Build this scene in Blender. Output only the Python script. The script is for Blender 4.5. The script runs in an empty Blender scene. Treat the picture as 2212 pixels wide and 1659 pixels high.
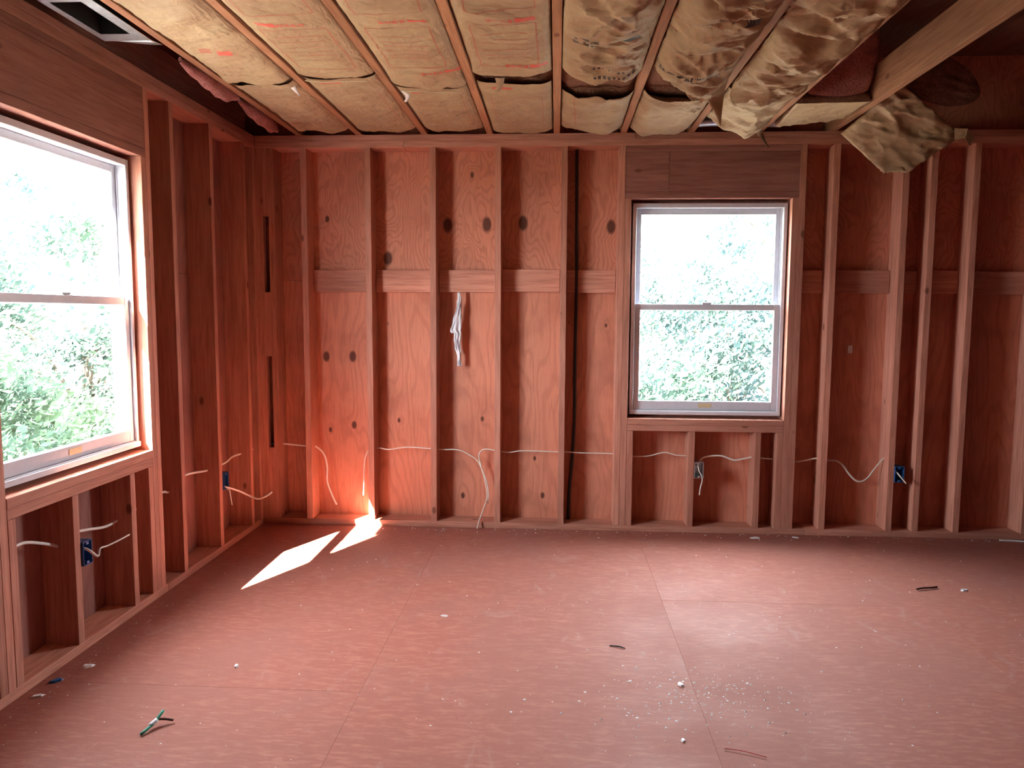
import bpy, bmesh, math, random
from mathutils import Vector, noise, Matrix
random.seed(7)
PI = math.pi
scene = bpy.context.scene
C = scene.collection

# ------------------------------------------------------------------ camera
cam_d = bpy.data.cameras.new('camera')
cam = bpy.data.objects.new('camera', cam_d); C.objects.link(cam)
YAW, PITCH, ROLL = math.radians(-3.3614), math.radians(-5.3295), math.radians(0.3215)
fwd = Vector((math.sin(YAW)*math.cos(PITCH), math.cos(YAW)*math.cos(PITCH), math.sin(PITCH)))
rgt = Vector((math.cos(YAW), -math.sin(YAW), 0)); upv = rgt.cross(fwd)
r2 = math.cos(ROLL)*rgt + math.sin(ROLL)*upv; u2 = -math.sin(ROLL)*rgt + math.cos(ROLL)*upv
m = Matrix((r2, u2, -fwd)).transposed().to_4x4(); m.translation = Vector((1.8946, -4.6859, 1.3686))
cam.matrix_world = m
cam_d.sensor_width = 36.0; cam_d.lens = 36.0*1618.4/2212.0; cam_d.clip_start = 0.02
scene.camera = cam

# ------------------------------------------------------------------ world, sun, exposure
world = bpy.data.worlds.new('hazy_sky'); scene.world = world; world.use_nodes = True
bgn = world.node_tree.nodes['Background']
bgn.inputs[0].default_value = (0.86, 0.93, 1.0, 1); bgn.inputs[1].default_value = 8.0
sun_d = bpy.data.lights.new('sun', 'SUN'); sun = bpy.data.objects.new('sun', sun_d); C.objects.link(sun)
sun_d.energy = 55.0; sun_d.angle = math.radians(0.6); sun_d.color = (1.0, 0.94, 0.88)
sun.rotation_euler = Vector((1.0, 2.13, -2.1)).to_track_quat('-Z', 'Y').to_euler()
sun.location = (-6, -12, 12)
scene.view_settings.view_transform = 'Standard'; scene.view_settings.look = 'None'
scene.view_settings.gamma = 1.0; scene.view_settings.use_curve_mapping = False
scene.view_settings.exposure = 2.62
scene.cycles.max_bounces = 7; scene.cycles.diffuse_bounces = 5; scene.cycles.transparent_max_bounces = 16
scene.cycles.sample_clamp_indirect = 8.0
scene.cycles.adaptive_threshold = 0.07; scene.cycles.time_limit = 1100; scene.cycles.use_auto_tile = False
scene.cycles.caustics_reflective = False; scene.cycles.caustics_refractive = False

def portal(loc, dirv, sx, sy):
    l = bpy.data.lights.new('window_portal', 'AREA'); l.shape = 'RECTANGLE'; l.size = sx; l.size_y = sy
    l.cycles.is_portal = True
    o = bpy.data.objects.new('window_portal', l); C.objects.link(o)
    o.location = loc; o.rotation_euler = Vector(dirv).to_track_quat('-Z', 'Z').to_euler()

H = 2.466; P = 0.0381; D = 0.14
XR, YN = 10.5, -9.8           # right wall, rear wall
RO = (0.722, 2.075)          # sill top, header bottom

# ------------------------------------------------------------------ materials
def nt(name):
    mt = bpy.data.materials.new(name); mt.use_nodes = True
    t = mt.node_tree; b = t.nodes['Principled BSDF']
    return mt, t, b
class G:
    """tiny node helper"""
    def __init__(s, t): s.t = t
    def n(s, typ, **kw):
        nd = s.t.nodes.new(typ)
        for k, v in kw.items(): setattr(nd, k, v)
        return nd
    def put(s, sock, v):
        if isinstance(v, bpy.types.NodeSocket): s.t.links.new(v, sock)
        else: sock.default_value = v
    def math(s, op, a, b=0.0, c=None, clamp=False):
        nd = s.n('ShaderNodeMath', operation=op); nd.use_clamp = clamp
        s.put(nd.inputs[0], a); s.put(nd.inputs[1], b)
        if c is not None: s.put(nd.inputs[2], c)
        return nd.outputs[0]
    def vmath(s, op, a, b=(0,0,0), out=0):
        nd = s.n('ShaderNodeVectorMath', operation=op); s.put(nd.inputs[0], a); s.put(nd.inputs[1], b)
        return nd.outputs[out]
    def mix(s, f, a, b, blend='MIX'):
        nd = s.n('ShaderNodeMix', data_type='RGBA', blend_type=blend)
        s.put(nd.inputs[0], f); s.put(nd.inputs[6], a); s.put(nd.inputs[7], b)
        return nd.outputs[2]
    def noise(s, v, scale, detail=3, rough=0.55, dist=0.0):
        nd = s.n('ShaderNodeTexNoise'); s.put(nd.inputs['Vector'], v); nd.inputs['Scale'].default_value = scale
        nd.inputs['Detail'].default_value = detail; nd.inputs['Roughness'].default_value = rough; nd.inputs['Distortion'].default_value = dist
        return nd.outputs[0]
    def voro(s, v, scale, feature='F1', out=0):
        nd = s.n('ShaderNodeTexVoronoi', feature=feature); s.put(nd.inputs['Vector'], v); nd.inputs['Scale'].default_value = scale
        return nd.outputs[out]
    def rng(s, v, a, b, c=0.0, d=1.0, smooth=True):
        nd = s.n('ShaderNodeMapRange'); nd.interpolation_type = 'SMOOTHSTEP' if smooth else 'LINEAR'
        s.put(nd.inputs[0], v)
        for i, x in enumerate((a, b, c, d)): nd.inputs[i+1].default_value = x
        return nd.outputs[0]
    def bump(s, h, strength, dist=0.01):
        nd = s.n('ShaderNodeBump'); nd.inputs['Strength'].default_value = strength; nd.inputs['Distance'].default_value = dist
        s.put(nd.inputs['Height'], h); return nd.outputs[0]
def rgba(c): return (c[0], c[1], c[2], 1)

def plain(name, col, rough=0.6, metal=0.0, var=0.0):
    mt, t, b = nt(name); g = G(t)
    b.inputs['Roughness'].default_value = rough; b.inputs['Metallic'].default_value = metal
    tc = g.n('ShaderNodeTexCoord').outputs['Object']
    nz = g.noise(tc, 40, 3)
    f = g.rng(nz, 0.3, 0.7)
    col2 = tuple(x*(1-max(var, 0.06)) for x in col)
    g.put(b.inputs['Base Color'], g.mix(f, rgba(col), rgba(col2)))
    return mt

def lumber(name, base, dark, axis, knot=(0.16, 0.055, 0.03)):
    """sawn framing lumber: grain runs along axis (0,1,2) of the object"""
    mt, t, b = nt(name); g = G(t)
    tc = g.n('ShaderNodeTexCoord').outputs['Object']
    rnd = g.n('ShaderNodeObjectInfo').outputs['Random']
    off = g.vmath('SCALE', (37.0, 91.0, 53.0)); off.node.inputs[3].default_value = 1.0
    g.put(off.node.inputs[3], g.math('MULTIPLY', rnd, 3.0))
    v = g.vmath('ADD', tc, off)
    sc = [1, 1, 1]; sc[axis] = 0.06
    gr = g.noise(g.vmath('MULTIPLY', v, tuple(sc)), 70, 4, 0.6, 0.4)
    sc2 = [1, 1, 1]; sc2[axis] = 0.12
    bl = g.noise(g.vmath('MULTIPLY', v, tuple(sc2)), 9, 3, 0.5)
    col = g.mix(g.rng(gr, 0.35, 0.72), rgba(base), rgba(dark))
    col = g.mix(g.rng(bl, 0.42, 0.75, 0, 0.55), col, rgba(tuple(x*0.72 for x in dark)))
    sck = [1, 1, 1]; sck[axis] = 0.55
    kn = g.voro(g.vmath('MULTIPLY', v, tuple(sck)), 5.5)
    k = g.rng(kn, 0.045, 0.095, 1.0, 0.0)
    col = g.mix(g.math('MULTIPLY', k, 0.85), col, rgba(knot))
    val = g.math('MULTIPLY_ADD', rnd, 0.30, 0.85)
    vv = g.n('ShaderNodeCombineXYZ'); [g.put(vv.inputs[i], val) for i in range(3)]
    col = g.mix(1.0, col, vv.outputs[0], 'MULTIPLY')
    g.put(b.inputs['Base Color'], col); b.inputs['Roughness'].default_value = 0.72
    b.inputs['Specular IOR Level'].default_value = 0.3
    g.put(b.inputs['Normal'], g.bump(gr, 0.25, 0.004))
    return mt

def plywood(name, base, dark, knots, wild, u_axis=0, seedoff=0.0, bigknots=True):
    """rotary-cut sheathing plywood, grain vertical (world z); u_axis: world axis along the wall.
    knots: (u, z, radius)"""
    mt, t, b = nt(name); g = G(t)
    pos = g.n('ShaderNodeNewGeometry').outputs['Position']
    sp = g.n('ShaderNodeSeparateXYZ'); g.put(sp.inputs[0], pos)
    u = sp.outputs[u_axis]; z = sp.outputs[2]
    rnd = g.n('ShaderNodeObjectInfo').outputs['Random']
    u0 = g.math('MULTIPLY_ADD', rnd, 9.0, u)
    cv = g.n('ShaderNodeCombineXYZ'); g.put(cv.inputs[0], u0); g.put(cv.inputs[1], g.math('MULTIPLY', z, 0.42 if wild else 0.22)); cv.inputs[2].default_value = seedoff
    fld = g.noise(cv.outputs[0], 3.0 if wild else 2.2, 3, 0.5, 0.3)
    fld = g.math('MULTIPLY_ADD', fld, 5.5 if wild else 3.4, g.math('MULTIPLY', u, 3.0))
    kmask = None; bend = None
    for (ku, kz, kr) in knots:
        kv = g.n('ShaderNodeCombineXYZ')
        g.put(kv.inputs[0], g.math('SUBTRACT', u, ku)); g.put(kv.inputs[1], g.math('MULTIPLY', g.math('SUBTRACT', z, kz), 0.62))
        ln = g.vmath('LENGTH', kv.outputs[0], out=1)
        k = g.rng(ln, kr*0.55, kr*1.05, 1.0, 0.0)
        bd = g.rng(ln, 0.0, kr*4.5, 0.42 if wild else 0.14, 0.0)
        kmask = k if kmask is None else g.math('MAXIMUM', kmask, k)
        bend = bd if bend is None else g.math('ADD', bend, bd)
    if bend is not None: fld = g.math('ADD', fld, bend)
    rings = g.math('SINE', g.math('MULTIPLY', fld, 30.0 if wild else 34.0))
    rings = g.rng(rings, 0.05, 0.95)
    fine = g.n('ShaderNodeCombineXYZ'); g.put(fine.inputs[0], u0); g.put(fine.inputs[1], g.math('MULTIPLY', z, 0.05))
    fg = g.noise(fine.outputs[0], 120, 3, 0.6)
    blotch = g.noise(g.vmath('ADD', pos, (seedoff, 3.3, seedoff*2)), 2.3, 4, 0.6)
    col = g.mix(g.math('MULTIPLY', rings, 0.40 if wild else 0.30), rgba(base), rgba(dark))
    col = g.mix(g.rng(fg, 0.45, 0.75, 0, 0.45), col, rgba(dark))
    col = g.mix(g.rng(blotch, 0.45, 0.72, 0, 0.40), col, rgba(tuple(x*0.62 for x in dark)))
    # small pitch pockets and nail-sized knots
    vk = g.n('ShaderNodeCombineXYZ'); g.put(vk.inputs[0], u0); g.put(vk.inputs[1], g.math('MULTIPLY', z, 0.6)); vk.inputs[2].default_value = seedoff+1.7
    kn = g.voro(vk.outputs[0], 3.0)
    ks = g.rng(kn, 0.012, 0.035, 0.7, 0.0)
    kmask = ks if kmask is None else g.math('MAXIMUM', kmask, ks)
    col = g.mix(g.math('MULTIPLY', kmask, 0.9), col, (0.075, 0.022, 0.014, 1))
    g.put(b.inputs['Base Color'], col); b.inputs['Roughness'].default_value = 0.7
    b.inputs['Specular IOR Level'].default_value = 0.25
    g.put(b.inputs['Normal'], g.bump(rings, 0.12, 0.003))
    return mt

LUM_B, LUM_D = (0.62, 0.285, 0.205), (0.45, 0.175, 0.118)
M_Z = lumber('lumber_upright', LUM_B, LUM_D, 2)
M_X = lumber('lumber_along_x', LUM_B, LUM_D, 0)
M_Y = lumber('lumber_along_y', LUM_B, LUM_D, 1)
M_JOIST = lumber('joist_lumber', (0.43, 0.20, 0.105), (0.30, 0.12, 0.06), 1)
M_HDR = lumber('header_lumber', (0.38, 0.165, 0.13), (0.27, 0.10, 0.08), 0)
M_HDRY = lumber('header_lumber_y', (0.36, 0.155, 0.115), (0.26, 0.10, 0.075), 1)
PLY_B, PLY_D = (0.64, 0.255, 0.165), (0.38, 0.12, 0.075)
KN_UP = [(0.413,1.972,0.016),(0.806,1.722,0.034),(1.194,1.93,0.036),(1.446,1.936,0.036),(1.676,1.944,0.036),(1.351,2.245,0.014),(2.232,1.92,0.034)]
KN_LO = [(0.391,1.085,0.026),(0.567,1.087,0.028),(0.57,0.635,0.020),(0.411,0.601,0.013),(0.869,0.67,0.012),(1.419,0.687,0.013),(1.291,0.176,0.016),(1.816,0.187,0.016),(1.762,0.432,0.012),(2.21,1.30,0.010)]
M_PLYU = plywood('plywood_upper', PLY_B, PLY_D, KN_UP, True, 0, 2.0)
M_PLYL = plywood('plywood_lower', PLY_B, PLY_D, KN_LO, False, 0, 5.0)
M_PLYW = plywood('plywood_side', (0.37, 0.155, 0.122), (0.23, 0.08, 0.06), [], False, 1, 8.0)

def floor_mat():
    mt, t, b = nt('subfloor_sheet'); g = G(t)
    pos = g.n('ShaderNodeNewGeometry').outputs['Position']
    rnd = g.n('ShaderNodeObjectInfo').outputs['Random']
    off = g.vmath('SCALE', (11.0, 17.0, 5.0)); g.put(off.node.inputs[3], rnd)
    v = g.vmath('ADD', pos, off)
    big = g.noise(v, 1.6, 5, 0.62)
    def strands(ang, sx, sy, seed):
        mp = g.n('ShaderNodeMapping'); g.put(mp.inputs['Vector'], v); mp.inputs['Rotation'].default_value = (0, 0, ang); mp.inputs['Scale'].default_value = (sx, sy, 1); mp.inputs['Location'].default_value = (seed, seed, 0)
        return g.noise(mp.outputs[0], 1.0, 2, 0.5)
    fl = g.math('MAXIMUM', g.math('MAXIMUM', strands(0.35, 14, 70, 1.0), strands(-0.7, 12, 62, 4.0)), strands(1.3, 15, 66, 7.0))
    fine = g.noise(v, 210, 3, 0.75)
    col = g.mix(g.rng(fl, 0.52, 0.74), (0.325, 0.102, 0.072, 1), (0.40, 0.148, 0.106, 1))
    col = g.mix(g.rng(big, 0.40, 0.70, 0, 0.65), col, (0.31, 0.118, 0.092, 1))
    col = g.mix(g.rng(fine, 0.50, 0.78, 0, 0.45), col, (0.17, 0.06, 0.05, 1))
    # pale dust film and scuffs
    du = g.noise(g.vmath('MULTIPLY', v, (1.0, 0.45, 1.0)), 9, 5, 0.7, 1.2)
    dust = g.rng(du, 0.56, 0.80, 0, 0.35)
    col = g.mix(dust, col, (0.45, 0.30, 0.29, 1))
    g.put(b.inputs['Base Color'], col)
    g.put(b.inputs['Roughness'], g.rng(big, 0.3, 0.7, 0.62, 0.80))
    b.inputs['Specular IOR Level'].default_value = 0.38
    g.put(b.inputs['Normal'], g.bump(fine, 0.12, 0.003))
    return mt
M_FLOOR = floor_mat()

def kraft_mat():
    mt, t, b = nt('kraft_paper'); g = G(t)
    pos = g.n('ShaderNodeNewGeometry').outputs['Position']
    a = g.noise(pos, 5, 4, 0.6); f = g.noise(g.vmath('MULTIPLY', pos, (0.5, 3.0, 1.0)), 28, 4, 0.65); h = g.noise(pos, 190, 2)
    col = g.mix(g.rng(a, 0.35, 0.7), (0.43, 0.305, 0.180, 1), (0.37, 0.235, 0.140, 1))
    col = g.mix(g.rng(f, 0.5, 0.8, 0, 0.5), col, (0.29, 0.165, 0.11, 1))
    col = g.mix(g.rng(h, 0.5, 0.8, 0, 0.2), col, (0.50, 0.40, 0.29, 1))
    g.put(b.inputs['Base Color'], col); b.inputs['Roughness'].default_value = 0.62
    b.inputs['Specular IOR Level'].default_value = 0.3
    cr = g.voro(g.vmath('ADD', g.vmath('MULTIPLY', pos, (0.8, 1.5, 1.0)), g.vmath('MULTIPLY', g.n('ShaderNodeTexNoise').outputs[1], (0.25, 0.25, 0.25))), 7.0)
    n2 = g.bump(cr, 0.28, 0.03)
    bn = g.bump(f, 0.35, 0.006); g.put(bn.node.inputs['Normal'], n2)
    g.put(b.inputs['Normal'], bn)
    return mt
M_KRAFT = kraft_mat()
def wool_mat(name, c1, c2, c3):
    mt, t, b = nt(name); g = G(t)
    pos = g.n('ShaderNodeNewGeometry').outputs['Position']
    a = g.noise(pos, 14, 5, 0.7); f = g.noise(pos, 90, 4, 0.7)
    col = g.mix(g.rng(a, 0.35, 0.68), rgba(c1), rgba(c2)); col = g.mix(g.rng(f, 0.48, 0.72, 0, 0.8), col, rgba(c3))
    g.put(b.inputs['Base Color'], col); b.inputs['Roughness'].default_value = 1.0; b.inputs['Specular IOR Level'].default_value = 0.05
    g.put(b.inputs['Normal'], g.bump(f, 0.9, 0.02))
    return mt
M_WOOL = wool_mat('fiberglass_aged', (0.36, 0.17, 0.12), (0.26, 0.13, 0.08), (0.13, 0.07, 0.045))
M_PINK = wool_mat('fiberglass_pink', (0.62, 0.27, 0.25), (0.50, 0.20, 0.17), (0.36, 0.13, 0.11))
M_ATTIC = lumber('attic_boards', (0.20, 0.095, 0.06), (0.12, 0.055, 0.035), 1)
M_VINYL = plain('white_vinyl', (0.60, 0.60, 0.66), 0.4)
M_BRASS = plain('beige_label', (0.62, 0.50, 0.30), 0.5)
M_CABLE = plain('white_cable_jacket', (0.84, 0.80, 0.74), 0.45)
M_BLACK = plain('black_cable_jacket', (0.022, 0.02, 0.02), 0.5)
M_BLUE = plain('blue_box_plastic', (0.02, 0.10, 0.30), 0.4)
M_STEEL = plain('galvanised_steel', (0.55, 0.58, 0.60), 0.38, 0.85, 0.2)
M_DARK = plain('dark_duct_interior', (0.02, 0.022, 0.022), 0.9)
M_RAG = plain('white_rag', (0.84, 0.83, 0.88), 0.85)
M_RED = plain('red_print', (0.62, 0.10, 0.07), 0.6)
M_REDF = plain('faint_red_print', (0.42, 0.14, 0.085), 0.6)
M_INK = plain('black_print', (0.085, 0.075, 0.075), 0.6)
M_CHIP = plain('white_chip', (0.86, 0.87, 0.90), 0.6)
M_DUST = plain('pale_dust', (0.50, 0.42, 0.42), 0.9)
M_TORN = plain('torn_paper', (0.58, 0.50, 0.33), 0.8)
M_GREEN = plain('green_plastic', (0.05, 0.30, 0.20), 0.45)
M_TWIG = plain('brown_stick', (0.09, 0.035, 0.025), 0.8)
def glass_mat():
    mt = bpy.data.materials.new('window_glass'); mt.use_nodes = True; t = mt.node_tree; t.nodes.clear(); g = G(t)
    out = g.n('ShaderNodeOutputMaterial'); tr = g.n('ShaderNodeBsdfTransparent'); tr.inputs[0].default_value = (0.95, 0.97, 0.96, 1)
    gl = g.n('ShaderNodeBsdfGlossy'); gl.inputs['Roughness'].default_value = 0.03
    lw = g.n('ShaderNodeLayerWeight'); lw.inputs[0].default_value = 0.5
    mx = g.n('ShaderNodeMixShader'); g.put(mx.inputs[0], g.math('MULTIPLY_ADD', g.math('POWER', lw.outputs[1], 4.0), 0.5, 0.03)); g.put(mx.inputs[1], tr.outputs[0]); g.put(mx.inputs[2], gl.outputs[0])
    g.put(out.inputs[0], mx.outputs[0]); return mt
M_GLASS = glass_mat()
def leaf_mat(name, c):
    mt = bpy.data.materials.new(name); mt.use_nodes = True; t = mt.node_tree; t.nodes.clear(); g = G(t)
    nz = g.noise(g.n('ShaderNodeNewGeometry').outputs['Position'], 1.3, 3)
    col = g.mix(g.rng(nz, 0.35, 0.65), rgba(c), rgba((c[0]*1.5, c[1]*1.4, c[2]*1.1)))
    di = g.n('ShaderNodeBsdfDiffuse'); tr = g.n('ShaderNodeBsdfTranslucent'); mx = g.n('ShaderNodeMixShader'); out = g.n('ShaderNodeOutputMaterial')
    g.put(di.inputs[0], col); g.put(tr.inputs[0], col); mx.inputs[0].default_value = 0.4
    g.put(mx.inputs[1], di.outputs[0]); g.put(mx.inputs[2], tr.outputs[0]); g.put(out.inputs[0], mx.outputs[0])
    return mt

# ------------------------------------------------------------------ object helpers
def tag(o, label=None, cat=None, group=None, kind=None):
    if label: o['label'] = label
    if cat: o['category'] = cat
    if group: o['group'] = group
    if kind: o['kind'] = kind
    return o
def empty(name, loc=(0,0,0), **kw):
    o = bpy.data.objects.new(name, None); o.location = loc; o.empty_display_size = 0.1; C.objects.link(o); return tag(o, **kw)
def wloc(o):
    v = Vector(o.location)
    while o.parent: o = o.parent; v += Vector(o.location)
    return v
def link(name, me, mat=None, parent=None, loc=(0,0,0), **kw):
    """loc is a world position; parents are never rotated"""
    o = bpy.data.objects.new(name, me); C.objects.link(o)
    if mat is not None and not me.materials: me.materials.append(mat)
    if parent is not None:
        o.parent = parent; o.location = Vector(loc) - wloc(parent)
    else: o.location = loc
    return tag(o, **kw)
_cache = {}
def box_mesh(sx, sy, sz, mat, bev):
    key = (round(sx,4), round(sy,4), round(sz,4), mat.name, bev)
    if key in _cache: return _cache[key]
    bm = bmesh.new(); bmesh.ops.create_cube(bm, size=1.0)
    for v in bm.verts: v.co.x *= sx; v.co.y *= sy; v.co.z *= sz
    if bev: bmesh.ops.bevel(bm, geom=bm.edges[:], offset=min(bev, min(sx,sy,sz)*0.3), segments=1, affect='EDGES')
    me = bpy.data.meshes.new('box'); bm.to_mesh(me); bm.free(); me.materials.append(mat); _cache[key] = me
    return me
def box(name, lo, hi, mat, parent=None, bev=0.0015, rot=None, **kw):
    lo, hi = [min(a,b) for a,b in zip(lo,hi)], [max(a,b) for a,b in zip(lo,hi)]
    me = box_mesh(hi[0]-lo[0], hi[1]-lo[1], hi[2]-lo[2], mat, bev)
    o = link(name, me, mat, parent, [(a+b)/2 for a,b in zip(lo,hi)], **kw)
    if rot: o.rotation_euler = rot
    return o
def boxes_mesh(name, blist):
    vs, fs = [], []
    for lo, hi in blist:
        b = len(vs)
        for i in range(8): vs.append((hi[0] if i&1 else lo[0], hi[1] if i&2 else lo[1], hi[2] if i&4 else lo[2]))
        fs += [tuple(b+k for k in f) for f in ((0,2,3,1),(4,5,7,6),(0,1,5,4),(2,6,7,3),(0,4,6,2),(1,3,7,5))]
    me = bpy.data.meshes.new(name); me.from_pydata(vs, [], fs); return me
def mesh(name, vs, fs, smooth=False):
    me = bpy.data.meshes.new(name); me.from_pydata([tuple(v) for v in vs], [], fs); me.update()
    if smooth:
        for p in me.polygons: p.use_smooth = True
    return me
def spline(pts, n=8):
    """Catmull-Rom through pts"""
    pts = [Vector(p) for p in pts]; ext = [2*pts[0]-pts[1]] + pts + [2*pts[-1]-pts[-2]]; out = []
    for i in range(1, len(ext)-2):
        p0, p1, p2, p3 = ext[i-1:i+3]
        for k in range(n):
            t = k/n
            out.append(0.5*((2*p1)+(-p0+p2)*t+(2*p0-5*p1+4*p2-p3)*t*t+(-p0+3*p1-3*p2+p3)*t**3))
    out.append(pts[-1]); return out
def tube_mesh(name, pts, r, sides=8, n=8, flat=1.0):
    path = spline(pts, n); vs, fs = [], []
    prev = None
    for i, p in enumerate(path):
        d = (path[min(i+1,len(path)-1)] - path[max(i-1,0)]).normalized()
        a = prev if prev is not None else (Vector((0,0,1)) if abs(d.z) < 0.9 else Vector((0,1,0)))
        a = (a - d*a.dot(d)).normalized(); prev = a; bb = d.cross(a)
        rr = r(i/(len(path)-1)) if callable(r) else r
        for k in range(sides):
            th = 2*PI*k/sides; vs.append(p + a*math.cos(th)*rr + bb*math.sin(th)*rr*flat)
    m_ = len(path)
    for i in range(m_-1):
        for k in range(sides):
            fs.append((i*sides+k, i*sides+(k+1)%sides, (i+1)*sides+(k+1)%sides, (i+1)*sides+k))
    fs.append(tuple(range(sides))[::-1]); fs.append(tuple((m_-1)*sides+k for k in range(sides)))
    return mesh(name, vs, fs, True)

# ------------------------------------------------------------------ floor
floor = empty('floor', label='reddish wooden subfloor of large sheets with thin dark joints', kind='structure')
cols = [(-0.15, 1.198, (-2.12, -4.56)), (1.198, 2.414, (-2.95, -5.39)), (2.414, 3.633, (-1.15, -3.59, -6.03)), (3.633, 4.852, (-2.37, -4.81)), (4.852, 6.07, (-1.15, -3.59, -6.03)), (6.07, 8.5, (-2.37, -4.81)), (8.5, XR+0.15, (-3.6, -6.03))]
for x0, x1, ys in cols:
    e = [0.15] + list(ys) + [YN-0.15]
    for a, b_ in zip(e[:-1], e[1:]):
        box('floor_panel', (x0+0.0003, b_+0.0005, -0.019), (x1-0.0003, a-0.0005, 0.0), M_FLOOR, floor, 0.0004)
box('floor_joist_deck', (-0.15, YN-0.15, -0.25), (XR+0.15, 0.15, -0.0195), M_DARK, floor, 0)

# ------------------------------------------------------------------ back wall
wb = empty('wall_back', label='bare stud wall with red plywood sheathing and a window', kind='structure')
SEAM = 1.578
def sheath(parent, along, lo_u, hi_u, holes, face, out, edges, mats, ztop=2.95, zbot=-0.05):
    """plywood panels on a wall; along 0=x 1=y; face: depth of inner face; out: +-1 outward"""
    t = 0.0125
    for zi, (z0, z1) in enumerate(((zbot, SEAM), (SEAM, ztop))):
        for u0, u1 in zip(edges[:-1], edges[1:]):
            us = sorted({u0, u1} | {h for hh in holes for h in hh[:2] if u0 < h < u1}); zs = sorted({z0, z1} | {h for hh in holes for h in hh[2:] if z0 < h < z1})
            bl = []
            for a, b_ in zip(us[:-1], us[1:]):
                for c, d in zip(zs[:-1], zs[1:]):
                    cu, cz = (a+b_)/2, (c+d)/2
                    if any(h[0] < cu < h[1] and h[2] < cz < h[3] for h in holes): continue
                    e0 = 0.001 if a == u0 else 0; e1 = 0.001 if b_ == u1 else 0; g0 = 0.001 if c == z0 else 0; g1 = 0.001 if d == z1 else 0
                    d0, d1 = sorted((face, face+out*t))
                    bl.append(((a+e0, d0, c+g0), (b_-e1, d1, d-g1)) if along == 0 else ((d0, a+e0, c+g0), (d1, b_-e1, d-g1)))
            if bl: link('sheathing_panel', boxes_mesh('sheathing_panel', bl), mats[zi], parent)
    # building paper behind the panel joints
WIN_B = (2.343, 3.304)
HB = (2.360, 3.296, 0.742, 2.055)   # hole in the sheathing = window frame
sheath(wb, 0, -0.15, XR+0.15, [HB], D, 1, [-0.153, 0.715, 1.934, 3.153, 4.372, 5.591, 6.81, 8.029, 9.248, XR+0.153], (M_PLYL, M_PLYU))
link('building_paper', boxes_mesh('building_paper', [((-0.17,0.154,-0.3),(HB[0],0.156,2.97)),((HB[1],0.154,-0.3),(XR+0.17,0.156,2.97)),((HB[0],0.154,-0.3),(HB[1],0.156,HB[2])),((HB[0],0.154,HB[3]),(HB[1],0.156,2.97))]), M_DARK, wb)
PZ0, PZ1 = P, H-2*P
def bstud(xr, z0=PZ0, z1=PZ1, name='stud', lean=None, y0=0.0):
    l = random.uniform(-0.0012, 0.0012) if lean is None else lean
    box(name, (xr-P, y0, z0), (xr, D, z1), M_Z, wb, rot=(0, l, 0))
box('bottom_plate', (0.0, 0, 0), (3.46, D, P), M_X, wb); box('bottom_plate', (3.462, 0, 0), (XR, D, P), M_X, wb)
box('top_plate', (0.0, 0, PZ1), (0.94, D, H-P), M_X, wb); box('top_plate', (0.942, 0, PZ1), (4.05, D, H-P), M_X, wb); box('top_plate', (4.052, 0, PZ1), (XR, D, H-P), M_X, wb)
box('top_plate', (0.0, 0.001, H-P), (2.36, D, H), M_X, wb); box('top_plate', (2.362, 0.001, H-P), (XR, D, H), M_X, wb)
for k in (-1, 0, 1, 2, 3, 7, 8, 9, 10, 11, 12, 13, 14, 15, 16, 17, 18, 19, 20, 21, 22, 23): bstud(0.734+0.4064*k)
bstud(4.147); bstud(0.118, y0=0.001)
# corner post with open slots
for z0, z1 in ((P, 0.50), (1.09, 1.50), (1.975, PZ1)): box('corner_block', (0.0435, 0.004, z0), (0.0795, 0.05, z1), M_Z, wb)
box('corner_post', (-0.139, 0.002, P), (0.043, 0.05, PZ1), M_Z, wb)
# window framing
bstud(2.3035, lean=0, name='king_stud'); bstud(2.3425, PZ0, RO[1], 'jack_stud', 0); bstud(3.3435, PZ0, RO[1], 'jack_stud', 0); bstud(3.3825, lean=0, name='king_stud')
xs0, xs1 = 2.3042, 3.3435
box('header_plate', (xs0, 0, RO[1]), (xs1, D, RO[1]+P), M_HDR, wb)
box('header', (xs0, 0.004, RO[1]+P+0.001), (xs0+0.262, D, PZ1-P-0.001), M_HDR, wb); box('header', (xs0+0.264, 0.002, RO[1]+P+0.001), (xs1, D, PZ1-P-0.001), M_HDR, wb)
box('header_plate', (xs0, 0, PZ1-P), (xs1, D, PZ1-0.001), M_HDR, wb)
box('sill_plate', (2.3435, -0.002, RO[0]-P), (3.3045, D, RO[0]), M_X, wb); box('sill_plate', (2.3435, 0.0, RO[0]-2*P-0.001), (3.3045, D, RO[0]-P-0.001), M_X, wb)
zc = RO[0]-2*P-0.002
for xr in (2.382, 2.766, 3.172, 3.3045): bstud(xr, PZ0, zc, 'cripple_stud', 0)
# backing blocks at the sheet joint
bays = [(0.3285, 0.694), (0.7345, 1.101), (1.1415, 1.507), (1.5475, 1.9145), (1.9545, 2.264), (3.3835, 3.539), (3.5795, 3.9455), (3.9865, 4.107), (4.149, 4.352), (4.394, 4.758), (4.80, 5.165)]
for i, (a, b_) in enumerate(bays):
    dz = random.uniform(-0.004, 0.004)
    box('backing_block', (a+0.002, 0.103, 1.508+dz), (b_-0.002, 0.1395, 1.648+dz), M_X, wb)

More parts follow.
